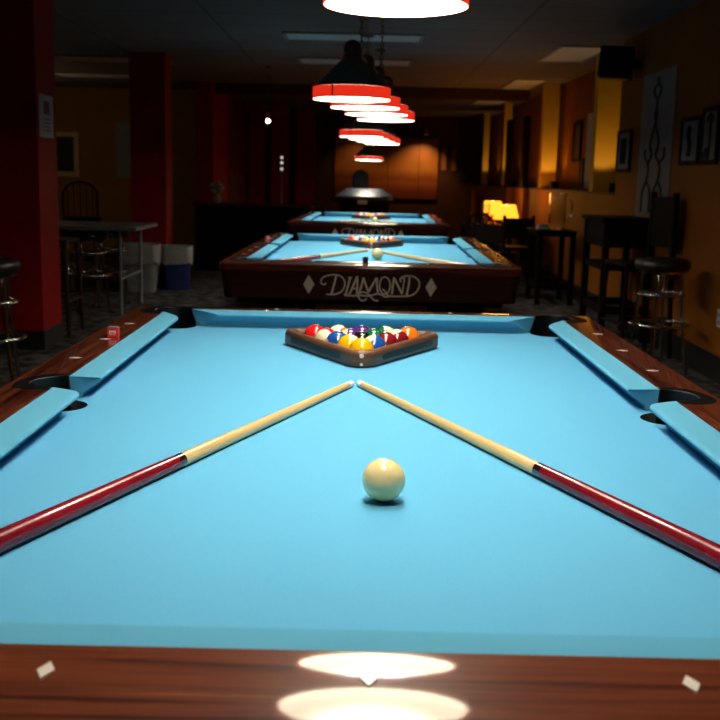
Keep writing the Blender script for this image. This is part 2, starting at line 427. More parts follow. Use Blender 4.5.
    def onface(u, v, d=.0):
        x = (u-336)*.000880; z = zt-.093+(113-(v-(u-336)*.024))*.00094
        return Vector((x, ym+(z1-z)*sl-.0006-d, z))
    strokes = [
        [(124, 100), (116, 107), (104, 104), (99, 93), (106, 77), (126, 67), (160, 62), (192, 68), (212, 88), (213, 115), (200, 138), (176, 150), (150, 153), (126, 152)],
        [(172, 66), (162, 110), (150, 152)],
        [(240, 76), (231, 112), (220, 152)], [(231, 75), (249, 76)], [(211, 153), (231, 153)],
        [(238, 152), (256, 112), (274, 70)], [(274, 70), (276, 110), (274, 152)], [(252, 126), (274, 126)], [(215, 157), (258, 159), (300, 157)],
        [(284, 150), (296, 112), (304, 76)], [(304, 76), (316, 108), (330, 142)], [(330, 142), (348, 110), (368, 76)], [(370, 76), (371, 112), (377, 150)],
        [(408, 72), (392, 80), (384, 104), (386, 130), (400, 150), (418, 150), (432, 130), (434, 104), (426, 82), (408, 72)], [(398, 128), (412, 140), (426, 158), (440, 160)],
        [(444, 152), (448, 112), (452, 76)], [(452, 76), (472, 112), (494, 152)], [(494, 152), (498, 112), (502, 84), (494, 76), (482, 82), (486, 96)],
        [(482, 84), (494, 72), (520, 68), (548, 72), (570, 88), (576, 108), (568, 134), (550, 152), (526, 160), (480, 162), (434, 161)],
        [(527, 76), (523, 116), (515, 158)],
        [(322, 172), (308, 182), (292, 178), (282, 164), (286, 148), (304, 142), (326, 149), (344, 166), (360, 180), (378, 182)],
        [(300, 157), (326, 160), (350, 156), (372, 150), (392, 154), (412, 164), (432, 161)]]
    mb = MB()
    for st in strokes:
        pts = smooth_path([(u, v, 0) for u, v in st], 6); vs = []
        for i, p in enumerate(pts):
            d = (pts[min(i+1, len(pts)-1)]-pts[max(i-1, 0)]).normalized(); nn = Vector((-d.y, d.x, 0))*(4.6 if len(st) == 2 and abs(st[0][1]-st[1][1]) > 40 or len(st) == 3 and abs(st[0][1]-st[2][1]) > 60 else 3.2)
            for q in (p+nn, p-nn): vs.append(onface(q.x, q.y, .0006))
        mb.add(vs, [(2*i, 2*i+1, 2*i+3, 2*i+2) for i in range(len(pts)-1)])
        # rim so that the letters have thickness
        back = [Vector(v)+Vector((0, .0009, 0)) for v in vs]; o_ = len(mb.v); mb.v += [tuple(v) for v in vs+back]; k = len(vs)
        for i in range(len(pts)-1):
            for s_ in (0, 1):
                mb.f.append([o_+2*i+s_, o_+2*i+2+s_, o_+k+2*i+2+s_, o_+k+2*i+s_]); mb.mi.append(0)
    lo = mb.build('lettering', M['silver_ink'], T, smooth=False, fix=False); lo['label'] = 'silver lettering reading DIAMOND with a looping swash'
    for u, v in ((40, 106), (632, 121)):
        pts = [onface(u-27, v), onface(u, v-44), onface(u+27, v), onface(u, v+44)]
        mb = MB(); f_ = [p+Vector((0, -.0008, 0)) for p in pts]; bk = [p+Vector((0, .001, 0)) for p in pts]
        mb.add(f_+bk, [(0, 1, 2, 3), (7, 6, 5, 4)]+[(i, (i+1) % 4, 4+(i+1) % 4, 4+i) for i in range(4)])
        e_ = mb.build('emblem', M['silver_ink'], T, smooth=False); e_['label'] = 'silver diamond shape beside the lettering'
    return T
T1 = make_table(); T1['label'] = 'nearest pool table with bright blue cloth, its near rail along the bottom edge'
T1['group'] = 'pool tables in a row'
tables = [(T1, Matrix.Identity(4), 'nearest')]
for loc, rz, lab, nm in (((.034, 3.695, .012), -.016, 'second pool table from the front, silver lettering on its dark end apron', 'second'),
                         ((.050, 7.52, .020), -.024, 'farthest blue pool table, third in the row, mostly hidden by the second one', 'third')):
    t_ = dup(T1, loc, rz, lab); t_.rotation_euler[2] = rz
    for c in t_.children:
        if c.name.startswith('leg'): c.location.z = -loc[2]; c.scale.z = 1+loc[2]/.63
    tables.append((t_, Matrix.Translation(loc) @ Matrix.Rotation(rz, 4, 'Z'), nm))
TN = {'nearest': 'nearest', 'second': 'second', 'third': 'farthest'}

# ------------------------------------------------------------------ balls
def ball_mat(name, col, stripe):
    m, t, b = nt(name); N = t.nodes; L = t.links
    tc = N.new('ShaderNodeTexCoord'); nrm = N.new('ShaderNodeVectorMath'); nrm.operation = 'NORMALIZE'; L.new(tc.outputs['Object'], nrm.inputs[0])
    sx = N.new('ShaderNodeSeparateXYZ'); L.new(nrm.outputs[0], sx.inputs[0])
    g = N.new('ShaderNodeMath'); g.operation = 'GREATER_THAN'; L.new(sx.outputs['X'], g.inputs[0]); g.inputs[1].default_value = .925
    fac = g.outputs[0]
    if stripe:
        az = N.new('ShaderNodeMath'); az.operation = 'ABSOLUTE'; L.new(sx.outputs['Z'], az.inputs[0])
        g2 = N.new('ShaderNodeMath'); g2.operation = 'GREATER_THAN'; L.new(az.outputs[0], g2.inputs[0]); g2.inputs[1].default_value = .55
        mx = N.new('ShaderNodeMath'); mx.operation = 'MAXIMUM'; L.new(g.outputs[0], mx.inputs[0]); L.new(g2.outputs[0], mx.inputs[1]); fac = mx.outputs[0]
    mix = N.new('ShaderNodeMix'); mix.data_type = 'RGBA'; L.new(fac, mix.inputs['Factor'])
    mix.inputs['A'].default_value = (*col, 1); mix.inputs['B'].default_value = (.86, .74, .48, 1)
    L.new(mix.outputs['Result'], b.inputs['Base Color'])
    b.inputs['Roughness'].default_value = .1; b.inputs['Coat Weight'].default_value = .6; b.inputs['Coat Roughness'].default_value = .04
    return m
BR = .028575
def numeral(txt):
    cu = bpy.data.curves.new('number', 'FONT'); cu.body = txt; cu.align_x = 'CENTER'; cu.align_y = 'CENTER'; cu.size = .0125 if len(txt) == 1 else .0105
    o = bpy.data.objects.new('tmp', cu); COL.objects.link(o)
    me = bpy.data.meshes.new_from_object(o.evaluated_get(bpy.context.evaluated_depsgraph_get()))
    bpy.data.objects.remove(o); bpy.data.curves.remove(cu)
    bm = bmesh.new(); bm.from_mesh(me)
    for v in bm.verts:
        y, z = v.co.x, v.co.y; d = Vector((BR, y, z)).normalized()*(BR+.00025); v.co = d
    bm.to_mesh(me); bm.free(); me.name = 'number'; me.materials.clear(); me.materials.append(M['ink']); return me
YEL = (.86, .42, .004); BLU = (.010, .075, .32); RED = (.70, .012, .012); PUR = (.085, .020, .16); ORA = (.85, .16, .006); GRN = (.005, .12, .045); MAR = (.20, .008, .014); BLK = (.008, .008, .009)
# rows from the front corner to the back, each left to right: number, colour, stripe, name, (yaw of the number side, tilt of the stripe axis)
ROWS = [[(1, YEL, 0, 'solid yellow', (80, 0, 0))],
        [(9, YEL, 1, 'yellow striped', (10, 0, 50)), (10, BLU, 1, 'blue striped', (0, 0, 130))],
        [(2, BLU, 0, 'solid blue', (200, 0, 0)), (8, BLK, 0, 'black', (-90, -50, 0)), (7, MAR, 0, 'solid maroon', (100, 0, 0))],
        [(11, RED, 1, 'red striped, cream side showing', (-20, 82, 20)), (12, PUR, 1, 'purple striped', (-80, 70, 0)), (6, GRN, 0, 'solid green', (120, 0, 0)), (15, MAR, 1, 'maroon striped', (60, -28, 0))],
        [(3, RED, 0, 'solid red', (90, 0, 0)), (13, ORA, 1, 'orange striped', (70, -25, -8)), (4, PUR, 0, 'solid purple', (80, 0, 0)), (14, GRN, 1, 'green striped', (0, 0, 50)), (5, ORA, 0, 'solid orange', (60, 0, 0))]]
sph = {}
RY0 = 1.494; RDX = .0578; RDY = .0500; RX0 = -.005
for T, mx, nm in tables:
    for ri, row in enumerate(ROWS):
        for ci, (num, col, st, nmc, eul) in enumerate(row):
            if num not in sph:
                o = MB().sphere(BR, n=32).build('pool_ball', ball_mat('ball_%s' % num, col, st), angle=180)
                nb = bpy.data.objects.new('number', numeral(str(num))); COL.objects.link(nb); nb.parent = o
                sph[num] = o
            else: o = dup(sph[num])
            p = mx @ Vector((RX0+(ci-(len(row)-1)/2)*RDX, RY0+ri*RDY, HC+BR+.0006))
            o.location = p; o.rotation_euler = Euler([math.radians(a) for a in (eul[1], 0, eul[0])], 'XYZ')
            o.rotation_euler = (math.radians(eul[1]), math.radians(eul[2]), math.radians(eul[0]))
            tag(o, '%s pool ball in the wooden rack on the %s table' % (nmc, TN[nm]), 'pool ball', 'racked balls on the %s table' % TN[nm])
cue_ball = None
for (T, mx, nm), (x, y) in zip(tables, ((.024, .476), (.030, .62), (.045, .62))):
    if cue_ball is None:
        cue_ball = o = MB().sphere(BR, n=48).build('cue_ball', M['cue_ivory'], angle=180)
    else: o = dup(cue_ball)
    o.location = mx @ Vector((x, y, HC+BR+.0004))
    tag(o, 'plain cream cue ball alone on the blue cloth of the %s table' % TN[nm], 'cue ball', 'cue balls')

# ------------------------------------------------------------------ triangle rack
def tri_loop(r, s, y0, n=10):
    """rounded triangle, apex centre at (0,y0), side s between corner centres, corner radius r"""
    c = [(0, y0), (s/2, y0+s*.866), (-s/2, y0+s*.866)]
    a0 = [-PI*5/6, -PI/6, PI/2]
    out = []
    for (x, y), a in zip(c, a0): out += arc(x, y, r, a, a+2*PI/3, n)
    return out
RS = .303; RR = .041; RAY = 1.421+RR; RH = .039
def make_rack():
    T = thing('triangle_rack', '', 'ball rack')
    mb = MB(); prof = [(-.020, .004), (-.022, .012), (-.022, RH-.012), (-.019, RH-.004), (-.013, RH), (-.006, RH-.001), (-.001, RH-.006), (0, RH-.012), (0, .008), (-.003, .002), (-.008, 0), (-.016, .0)]
    rings = [tri_loop(RR+o, RS, RAY) for o, z in prof]; n = len(rings[0]); k = len(prof)
    mb.add([(x, y, HC+z) for rg, (o, z) in zip(rings, prof) for x, y in rg], [(i*n+j, i*n+(j+1) % n, ((i+1) % k)*n+(j+1) % n, ((i+1) % k)*n+j) for i in range(k) for j in range(n)])
    mb.build('frame', M['rack_wood'], T, angle=50)
    # long dark finger grooves let into the three sides
    c = [Vector((0, RAY, 0)), Vector((RS/2, RAY+RS*.866, 0)), Vector((-RS/2, RAY+RS*.866, 0))]
    for i in range(3):
        a, b = c[i], c[(i+1) % 3]; d = (b-a).normalized(); nn = Vector((d.y, -d.x, 0))
        L = (b-a).length; mb = MB(); pts = []
        h = .0075; x0, x1 = .024, L-.024
        pl = [(x1-h+h*math.cos(t), h*math.sin(t)) for t in [PI/2-PI*q/8 for q in range(9)]]+[(x0+h-h*math.cos(t), h*math.sin(t)) for t in [-PI/2+PI*q/8 for q in range(9)]]
        ft = [a+d*u+nn*(RR+.0006)+Vector((0, 0, HC+.0200+v)) for u, v in pl]; bk = [p-nn*.004 for p in ft]; q = len(ft)
        mb.add(ft+bk, [tuple(range(q)), tuple(range(q, 2*q))[::-1]]+[(j, (j+1) % q, q+(j+1) % q, q+j) for j in range(q)])
        mb.build('groove', M['rack_groove'], T, smooth=False)
    for z, r in ((RH-.0115, .0055), (.0085, .0042)):
        y = RAY-RR
        MB().cyl((0, y+.004, HC+z), (0, y-.0016, HC+z), r, r*.8, 14).build('peg', M['peg'], T)
    return T
R1 = make_rack()
for i, (T, mx, nm) in enumerate(tables):
    o = R1 if i == 0 else dup(R1)
    off = Matrix.Translation((RX0, 0, .0005)); mm_ = mx @ off
    o.location = mm_.translation; o.rotation_euler = (0, 0, mx.to_euler().z)
    tag(o, 'brown wooden triangle rack full of balls on the %s blue table' % TN[nm], 'ball rack', 'triangle racks')

# ------------------------------------------------------------------ cues
def make_cue(L=1.20):
    T = thing('pool_cue', '', 'cue')          # local +Z runs from tip to butt
    def rad(s): return .0064+.0078*min(1, s/L)**1.05
    def seg(s0, s1, name, m_, k=6, par=T):
        pr = [(rad(s0+(s1-s0)*i/k), s0+(s1-s0)*i/k) for i in range(k+1)]
        return MB().lathe(pr, 24).build(name, m_, par, angle=50)
    pr = [(.0018, 0), (.0042, .0012), (.0058, .0035), (.0063, .007)]
    MB().lathe(pr, 20).build('tip', M['chalk_tip'], T)
    seg(.007, .026, 'ferrule', M['ferrule'], 2)
    seg(.026, .666, 'shaft', M['maple'], 10)
    seg(.666, .684, 'collar', M['cue_dark'], 2)
    seg(.684, L-.02, 'butt', M['cue_red'], 8)
    seg(L-.02, L, 'bumper', M['rubber'], 2)
    tilt = math.atan(.0078/L)
    return T, tilt
cue, tilt = make_cue()
def lay(o, mx, tipxy, through):
    d = Vector((through[0]-tipxy[0], through[1]-tipxy[1], 0)).normalized(); L = 1.2
    zax = Vector((d.x, d.y, .0078/L)).normalized(); x = Vector((0, 0, 1)).cross(zax).normalized(); y = zax.cross(x)
    m_ = Matrix((x, y, zax)).transposed().to_4x4(); m_.translation = Vector((tipxy[0], tipxy[1], HC+.0066))
    mm_ = mx @ m_
    o.rotation_mode = 'XYZ'; o.location = mm_.translation; o.rotation_euler = mm_.to_euler('XYZ')
first = True
for (T, mx, nm), lay2 in zip(tables, ((((-.0235, 1.222), (-.267, .612)), ((-.0120, 1.229), (.249, .606))),
                              (((-.020, 1.215), (-.262, .605)), ((-.004, 1.215), (.255, .605))),
                              (((-.020, 1.215), (-.262, .605)), ((-.004, 1.215), (.250, .605))))):
    for k, (a, b) in enumerate(lay2):
        o = cue if first else dup(cue); first = False
        lay(o, mx, a, b)
        o.scale = (1, 1, (.984, 1.018)[k])
        if nm == 'second' and k == 1:
            c = [c for c in o.children if c.name.startswith('butt')][0]; c.data = c.data.copy(); c.data.materials[0] = M['maple']
            c = [c for c in o.children if c.name.startswith('collar')][0]; c.data = c.data.copy(); c.data.materials[0] = M['maple']
        tag(o, '%s pool cue with %s butt on the %s blue table' % (('left hand', 'right hand')[k], 'pale' if nm == 'second' and k else 'dark red', TN[nm]), 'cue', 'pool cues lying on the cloth')

# ------------------------------------------------------------------ chalk
def make_chalk():
    T = thing('chalk_cube', '', 'chalk'); h = .0118
    MB().box(-h, h, -h, h, 0, .0215).build('paper_wrap', None or mat('red_chalk_paper', (.50, .008, .012), .6), T, smooth=False)
    MB().box(-h+.0006, h-.0006, -h+.0006, h-.0006, .0215, .0235).build('chalk_top', mat('dark_chalk', (.10, .11, .12), .95), T, smooth=False)
    lb = MB().box(-.0075, .0075, -h-.0004, -h+.0005, .007, .016).build('printed_label', mat('pale_label', (.62, .42, .40), .7), T, smooth=False)
    MB().box(-.0055, .0055, -h-.0007, -h, .0095, .0115).build('print', M['band_seam'], lb, smooth=False)
    return T
chalk = make_chalk(); red_dark = mat('dark_chalk_paper', (.045, .008, .008), .6)
zt = HC+ZT
for i, (k, x, y, rz, lab) in enumerate((
        (0, -.578, 1.512, .06, 'red paper chalk cube on the left rail of the nearest table'),
        (1, -.592, 1.30, .2, 'red chalk cube on the left rail of the second table'),
        (1, -.022, -.088, .05, 'dark chalk cube standing on the near rail of the second table'),
        (2, .590, 1.12, .3, 'red chalk cube farther along the right rail of the farthest table'),
        (2, .600, .45, .1, 'red chalk cube nearer on the right rail of the farthest table'))):
    o = chalk if i == 0 else dup(chalk)
    mx = tables[k][1]; o.location = mx @ Vector((x, y, zt+.0006-crown(x, y))); o.rotation_euler = (0, 0, rz)
    tag(o, lab, 'chalk', 'chalk cubes')
    if 'dark' in lab:
        c = [c for c in o.children if c.name.startswith('paper_wrap')][0]; c.data = c.data.copy(); c.data.materials[0] = red_dark
        for c in [c for c in o.children if c.name.startswith('printed_label')]:
            for d in list(c.children): bpy.data.objects.remove(d)
            bpy.data.objects.remove(c)

# ------------------------------------------------------------------ lamp fixtures
CEIL = 2.38
def make_fixture(zb, n=4, sp=.57):
    """origin on the floor below the first lamp; lamps along +Y"""
    T = thing('billiard_light', '', 'ceiling light'); zr = zb+.228
    for k in range(n):
        y = k*sp
        prof = [(.1785, zb+.0535), (.160, zb+.068), (.105, zb+.128), (.052, zb+.176), (.040, zb+.184), (.038, zb+.190), (.036, zb+.189), (.038, zb+.183), (.051, zb+.1745), (.104, zb+.127), (.159, zb+.067), (.1772, zb+.0535)]
        s = MB().lathe(prof, 40, (0, y, 0), caps=False).build('lamp_shade', M['shade_green'], T, angle=35)
        MB().lathe([(.180, zb), (.180, zb+.053), (.1775, zb+.053), (.1775, zb)], 48, (0, y, 0), caps=False).build('rim_band', M['band'], s, angle=40)
        a = -PI*.62; x_, y_ = .1805*math.cos(a), y+.1805*math.sin(a)
        MB().box(-.003, .003, -.0016, .0016, zb, zb+.053).xform(Matrix.Translation((x_, y_, 0)) @ Matrix.Translation((0, 0, 0)) @ Matrix.Rotation(a+PI/2, 4, 'Z')).build('band_seam', M['band_seam'], s, smooth=False)
        # lit white lining and the bright bulb recessed inside it
        MB().lathe([(.1768, zb), (.1768, zb+.053), (.158, zb+.064), (.103, zb+.122), (.085, zb+.128)], 48, (0, y, 0), caps=False).build('lit_lining', M['disc'], s, angle=60)
        MB().lathe([(.072, zb+.086), (.055, zb+.078), (.003, zb+.075)], 32, (0, y, 0), caps=False).build('bulb', M['lamp_core'], s, angle=180)
        MB().sphere(.043, (0, y, zb+.226), 18).cyl((0, y, zb+.180), (0, y, zb+.20), .043).build('finial', M['bronze'], s)
    L = (n-1)*sp
    MB().cyl((0, -.03, zr), (0, L+.06, zr), .0105, n=14).build('cross_bar', M['brass'], T)
    for y in (L*.2, L*.8):
        mb = MB(); z = zr+.012; i = 0
        while z < CEIL-.03:
            a = 0 if i % 2 else PI/2; pts = []
            for q in range(10):
                th = 2*PI*q/10; pts.append((.010*math.cos(th)*math.cos(a), y+.010*math.cos(th)*math.sin(a), z+.016+.020*math.sin(th)))
            mb.tube(pts, .0028, 6, True); z += .031; i += 1
        mb.build('chain', M['bronze'], T)
        MB().lathe([(.05, CEIL-.022), (.045, CEIL-.010), (.05, CEIL-.001)], 20, (0, y, 0)).build('ceiling_cap', M['bronze'], T)
    return T
fx = make_fixture(1.612, 4, .50)
for i, (x, y, zb, rz, lab) in enumerate(((.013, .32, 1.612, -.032, 'long lamp fixture above the nearest table, one red rimmed shade cut by the top edge'),
                                       (-.068, 4.06, 1.545, -.115, 'large red rimmed cone lamp fixture on a brass bar above the second table'),
                                       (-.024, 7.85, 1.518, -.12, 'smaller red rimmed lamp fixture hanging above the farthest table'),
                                       (.060, 14.4, 1.435, -.12, 'smallest red rimmed lamp fixture, far back above the dark covered table'))):
    if i == 0: o = fx
    elif i < 3: o = make_fixture(zb)
    else: o = make_fixture(zb, 2)
    o.location = (x, y, 0); o.rotation_euler = (0, 0, rz); tag(o, lab, 'ceiling light', 'red rimmed billiard lights')

# ------------------------------------------------------------------ room shell
XR, XN, YB, YF, XL = 2.20, 2.46, 20.0, -4.0, -5.6
struct('floor', MB().box(XL, XN+.2, YF, YB, -.1, 0), M['carpet'], 'dark patterned carpet', smooth=False)
struct('ceiling', MB().box(XL, XN+.2, YF, YB, CEIL, CEIL+.1), M['ceiling'], 'dark ceiling of square tiles', smooth=False)
mb = MB().box(XR, XN+.2, YF, 8.25, 0, CEIL).box(XR, XN+.2, 8.25, YB, 0, 1.085).box(XN, XN+.2, 8.25, YB, 1.085, CEIL)
struct('wall_right', mb, M['orange_wall'], 'burnt orange wall along the right side', smooth=False)
struct('trim_1', MB().box(XR-.015, XN, 8.25, YB, 1.085, 1.105), M['dark_wood'], 'dark ledge capping the lower part of the orange wall', smooth=False)
struct('baseboard_right', MB().box(XR-.012, XR, YF, YB, 0, .16), M['base'], 'black base strip of the orange wall', smooth=False)
struct('wall_back', MB().box(XL, XN+.2, YB, YB+.1, 0, CEIL), M['dim_wall'], smooth=False)
struct('wall_front', MB().box(XL, XN+.2, YF-.1, YF, 0, CEIL), M['ochre_wall'], smooth=False)
struct('wall_left', MB().box(XL-.1, XL, YF, YB, 0, CEIL).box(XL, -2.21, 14.5, 14.65, 0, CEIL), M['ochre_wall'], 'dim ochre wall at the back left', smooth=False)
struct('trim_2', MB().box(-2.2, XR, 13.2, 13.45, 2.24, CEIL), M['dim_wall'], 'low ceiling beam crossing the room', smooth=False)
k = 3
for y, xe, lab in ((9.13, XN, 'nearest gold lit pilaster on the right wall'), (12.06, 2.385, 'second gold lit pilaster'), (15.6, 2.32, 'third gold pilaster'), (18.3, 2.30, 'farthest gold pilaster')):
    struct('trim_%d' % k, MB().box(XR, xe, y, y+.16, 1.105, CEIL), M['gold'], lab, smooth=False); k += 1
def pillar(x0, x1, y0, y1, m_, lab, base=True):
    global k
    o = MB().box(x0, x1, y0, y1, .13 if base else 0, CEIL).build('trim_%d' % k, m_, smooth=False); o['kind'] = 'structure'; o['label'] = lab; k += 1
    if base:
        b = MB().box(x0-.006, x1+.006, y0-.006, y1+.006, 0, .13).build('pillar_base', M['base'], o, smooth=False)
pillar(-2.62, -2.120, 5.97, 6.39, M['red_paint'], 'red pillar at the left edge')
pillar(-2.39, -2.03, 9.9, 10.25, M['red_paint'], 'red pillar behind the folding table')
pillar(-2.21, -1.985, 13.0, 14.5, M['red_paint'], 'dark red end of the partition', base=False)
pillar(-2.20, -1.985, 14.5, 17.2, M['redbrown_wall'], 'red brown partition wall', base=False)
pillar(-1.98, -1.70, 17.3, 17.6, M['red_paint'], 'narrow dark red post', base=False)
pillar(-1.62, -1.32, 17.6, 17.9, M['red_paint'], 'second narrow dark red post', base=False)
pillar(-1.24, -.90, 18.6, 18.9, M['red_paint'], 'third narrow dark red post', base=False)
# mural panels
for i, (x0, x1) in enumerate(((-.55, .50), (.51, 1.12), (1.13, 1.50))):
    o = MB().box(-(x1-x0)/2, (x1-x0)/2, -.02, .02, 0, 1.18).build('mural_panel', M['mural'], smooth=False)
    o.location = ((x0+x1)/2, YB-.0215, .78)
    tag(o, ('wide dim rust coloured mural panel on the back wall, leftmost', 'brightest amber mural panel under the back wall spotlight', 'narrow rust mural panel at the right end of the back wall')[i], 'mural', 'mural panels on the back wall')

# ------------------------------------------------------------------ ceiling light panels (switched off)
def troffer(x0, x1, y0, y1, lab):
    T = thing('ceiling_panel', lab, 'ceiling panel', ((x0+x1)/2, (y0+y1)/2, CEIL), 0, 'unlit ceiling light panels')
    a, b = (x1-x0)/2, (y1-y0)/2
    MB().box(-a, a, -b, -b+.03, -.012, 0).box(-a, a, b-.03, b, -.012, 0).box(-a, -a+.03, -b+.03, b-.03, -.012, 0).box(a-.03, a, -b+.03, b-.03, -.012, 0).build('frame', M['grey_plastic'], T, smooth=False)
    MB().box(-a+.03, a-.03, -b+.03, b-.03, -.007, 0).build('lens', M['lens'], T, smooth=False)
M['lens'] = mat('milky_lens', (.62, .60, .57), .45, spec=.5)
troffer(-.71, .49, 8.12, 8.62, 'unlit ceiling panel above the second table, nearer of the middle pair')
troffer(-.71, .49, 10.0, 10.6, 'unlit ceiling panel behind the brass lamp bar, farther of the middle pair')
troffer(1.72, 2.19, 8.60, 9.85, 'pale ceiling panel beside the black loudspeaker')
troffer(1.78, 2.19, 11.75, 13.15, 'pale ceiling panel just before the ceiling beam on the right')
troffer(1.70, 2.19, 14.9, 16.1, 'pale ceiling panel beyond the beam on the right')
troffer(-3.3, -2.1, 10.3, 10.9, 'grey ceiling panel on the left, before the red pillar')
troffer(-3.9, -2.7, 12.2, 12.8, 'grey ceiling panel farther back on the left')

# ------------------------------------------------------------------ right wall objects
def uplight(y, lab):
    T = thing('uplight', lab, 'wall lamp', (XR+.10, y, 1.105), 0, 'small ledge uplights')
    MB().lathe([(.045, 0), (.05, .02), (.052, .085), (.046, .085), (.044, .02), (.01, .015)], 20, caps=False).build('can', M['black'], T)
    MB().lathe([(.03, .03), (.03, .036), (.002, .038)], 16).build('lamp', M['up_bulb'], T)
    ld = bpy.data.lights.new('beam', 'SPOT'); ld.energy = UPW; ld.color = (1., .62, .2); ld.spot_size = math.radians(86); ld.spot_blend = .35; ld.shadow_soft_size = .025
    lo = bpy.data.objects.new('beam', ld); COL.objects.link(lo); lo.parent = T; lo.location = (0, 0, .095)
    d = Vector((-.06, .62, .9)).normalized(); lo.rotation_euler = d.to_track_quat('-Z', 'Y').to_euler()
M['up_bulb'] = emis('uplight_bulb', (1., .65, .25), 1.); UPW = 6.
for y, lab in ((8.72, 'small black uplight at the foot of the nearest gold pilaster'), (11.70, 'small black uplight at the foot of the second gold pilaster'),
               (15.1, 'small black uplight before the third gold pilaster'), (17.8, 'small black uplight before the farthest gold pilaster')): uplight(y, lab)

# loudspeaker
T = thing('loudspeaker', 'black loudspeaker mounted high on the orange wall beside the ceiling panel', 'loudspeaker', (2.02, 7.72, 2.012), .0)
Rz = Matrix.Rotation(math.radians(-18), 4, 'Z') @ Matrix.Rotation(math.radians(4), 4, 'Y')
MB().prism([(-.14, -.09), (.12, -.12), (.12, .13), (-.14, .10)], 0, .25).xform(Rz).build('cabinet', M['black'], T, bevel=.012)
MB().box(-.147, -.139, -.075, .085, .015, .235).xform(Rz).build('grille', M['matte_black'], T, bevel=.004)
MB().box(.09, .19, -.03, .03, .09, .15).build('bracket', M['matte_black'], T, smooth=False)

# tall poster with forked wrought pattern
T = thing('long_poster', 'long pale grey poster with forked black chain pattern on the orange wall', 'poster', (XR-.0045, 7.08, .93))
MB().box(-.003, .003, -.43, .43, 0, 1.09).build('sheet', mat('poster_paper', (.20, .165, .15), .8, noise=.08, nscale=8), T, smooth=False)
mb = MB()
def wp(u, v): return (-.006, .42-u*.84, 1.07-v*1.05)
for ln in ([(.50, .02), (.50, .06), (.42, .09), (.40, .13), (.50, .17), (.60, .13), (.58, .09), (.50, .06)], [(.50, .17), (.50, .24), (.46, .28), (.50, .33), (.54, .28), (.50, .24)],
           [(.50, .33), (.44, .40), (.38, .46), (.38, .53), (.46, .56)], [(.50, .33), (.56, .40), (.62, .46), (.62, .53), (.56, .56)],
           [(.22, .52), (.22, .58), (.32, .62), (.36, .68), (.32, .75), (.24, .80), (.20, .86), (.20, .98)], [(.42, .52), (.42, .58), (.34, .62)],
           [(.58, .52), (.58, .58), (.68, .62), (.72, .68), (.68, .75), (.60, .80), (.56, .86), (.56, .98)], [(.82, .52), (.82, .58), (.70, .62)],
           [(.32, .75), (.42, .80), (.46, .86), (.46, .98)], [(.68, .75), (.78, .80), (.82, .86), (.82, .98)]):
    mb.tube(smooth_path([wp(*p) for p in ln], 5), .010, 6)
mb.build('pattern', M['ink'], T)
def picture(y0, y1, z0, z1, lab, figure, x=XR, fm='dark_wood', wm=.03, group='framed pictures on the right wall', sheet=(.17, .16, .13), plain=False):
    T = thing('framed_picture', lab, 'picture', (x-.001, (y0+y1)/2, z0), 0, group); a = (y1-y0)/2; h = z1-z0
    if not plain:
        MB().box(-.022, 0, -a, -a+wm, 0, h).box(-.022, 0, a-wm, a, 0, h).box(-.022, 0, -a+wm, a-wm, 0, wm).box(-.022, 0, -a+wm, a-wm, h-wm, h).build('frame', M[fm], T, smooth=False)
    else: wm = 0
    MB().box(-.012, -.001, -a+wm, a-wm, wm, h-wm).build('print', mat('print_'+lab[:12], sheet, .6, noise=.25, nscale=9), T, smooth=False)
    if figure:
        mb = MB()
        for pts, r in figure: mb.tube(smooth_path([(-.013, a-u*2*a, h-v*h) for u, v in pts], 4), r, 6)
        mb.build('figure', M['ink'], T)
picture(6.02, 6.42, 1.32, 1.64, 'narrow dark framed picture right of the long poster', [([(.5, .2), (.45, .4), (.55, .6), (.5, .8)], .02)], sheet=(.12, .15, .17))
picture(5.66, 5.98, 1.32, 1.68, 'framed picture of a drooping dark plant near the right edge', [([(.4, .25), (.5, .15), (.62, .25)], .02), ([(.5, .15), (.52, .5), (.5, .9)], .012), ([(.2, .9), (.35, .75), (.5, .9)], .018)])
picture(5.30, 5.58, 1.34, 1.64, 'dark framed picture cut off by the right edge', None)
picture(7.76, 8.20, 1.28, 1.63, 'small grey framed picture beside the nearest gold pilaster', [([(.4, .2), (.4, .8)], .02), ([(.65, .2), (.6, .8)], .02)], sheet=(.16, .15, .15))
picture(10.15, 10.75, 1.12, 1.97, 'plain pale paper sheet hung in the recess beside the gold pilaster', None, x=XN, plain=True, sheet=(.42, .42, .45), group=None) if False else None
T = MB().box(-.006, 0, -.30, .30, 0, .80).build('paper_sheet', mat('pale_sheet', (.40, .40, .44), .8), smooth=False); T.location = (XN-.001, 10.42, 1.125)
tag(T, 'tall pale paper sheet hanging in the recess left of the nearest gold pilaster', 'poster')
picture(10.98, 11.40, 1.42, 1.86, 'black framed picture left of the pale sheet, nearer of the pair', None, x=XN, sheet=(.02, .02, .025))
picture(10.76, 10.94, 1.15, 1.45, 'small black picture low beside the pale sheet', None, x=XN, sheet=(.02, .02, .025))
picture(12.00, 12.04, 1.35, 1.80, '', None, x=XN) if False else None
# narrow posts with dark hanging boards
for y, z1, lab in ((13.02, 2.02, 'nearer of two narrow dark hanging boards, above the lamp glow'), (14.55, 2.06, 'farther of two narrow dark hanging boards, above the lamp glow')):
    T = MB().box(-.075, 0, -.11, .11, 0, z1-1.10).build('hanging_board', M['dark_wood'], smooth=False, bevel=.004); T.location = (XR-.016, y, 1.10); tag(T, lab, 'wall board', 'narrow boards on the right wall')
    struct('trim_%d' % k, MB().box(XR-.07, XR, y-.08, y+.08, .16, 1.085), M['orange_wall'], 'narrow wall rib below a hanging board', smooth=False); k += 1
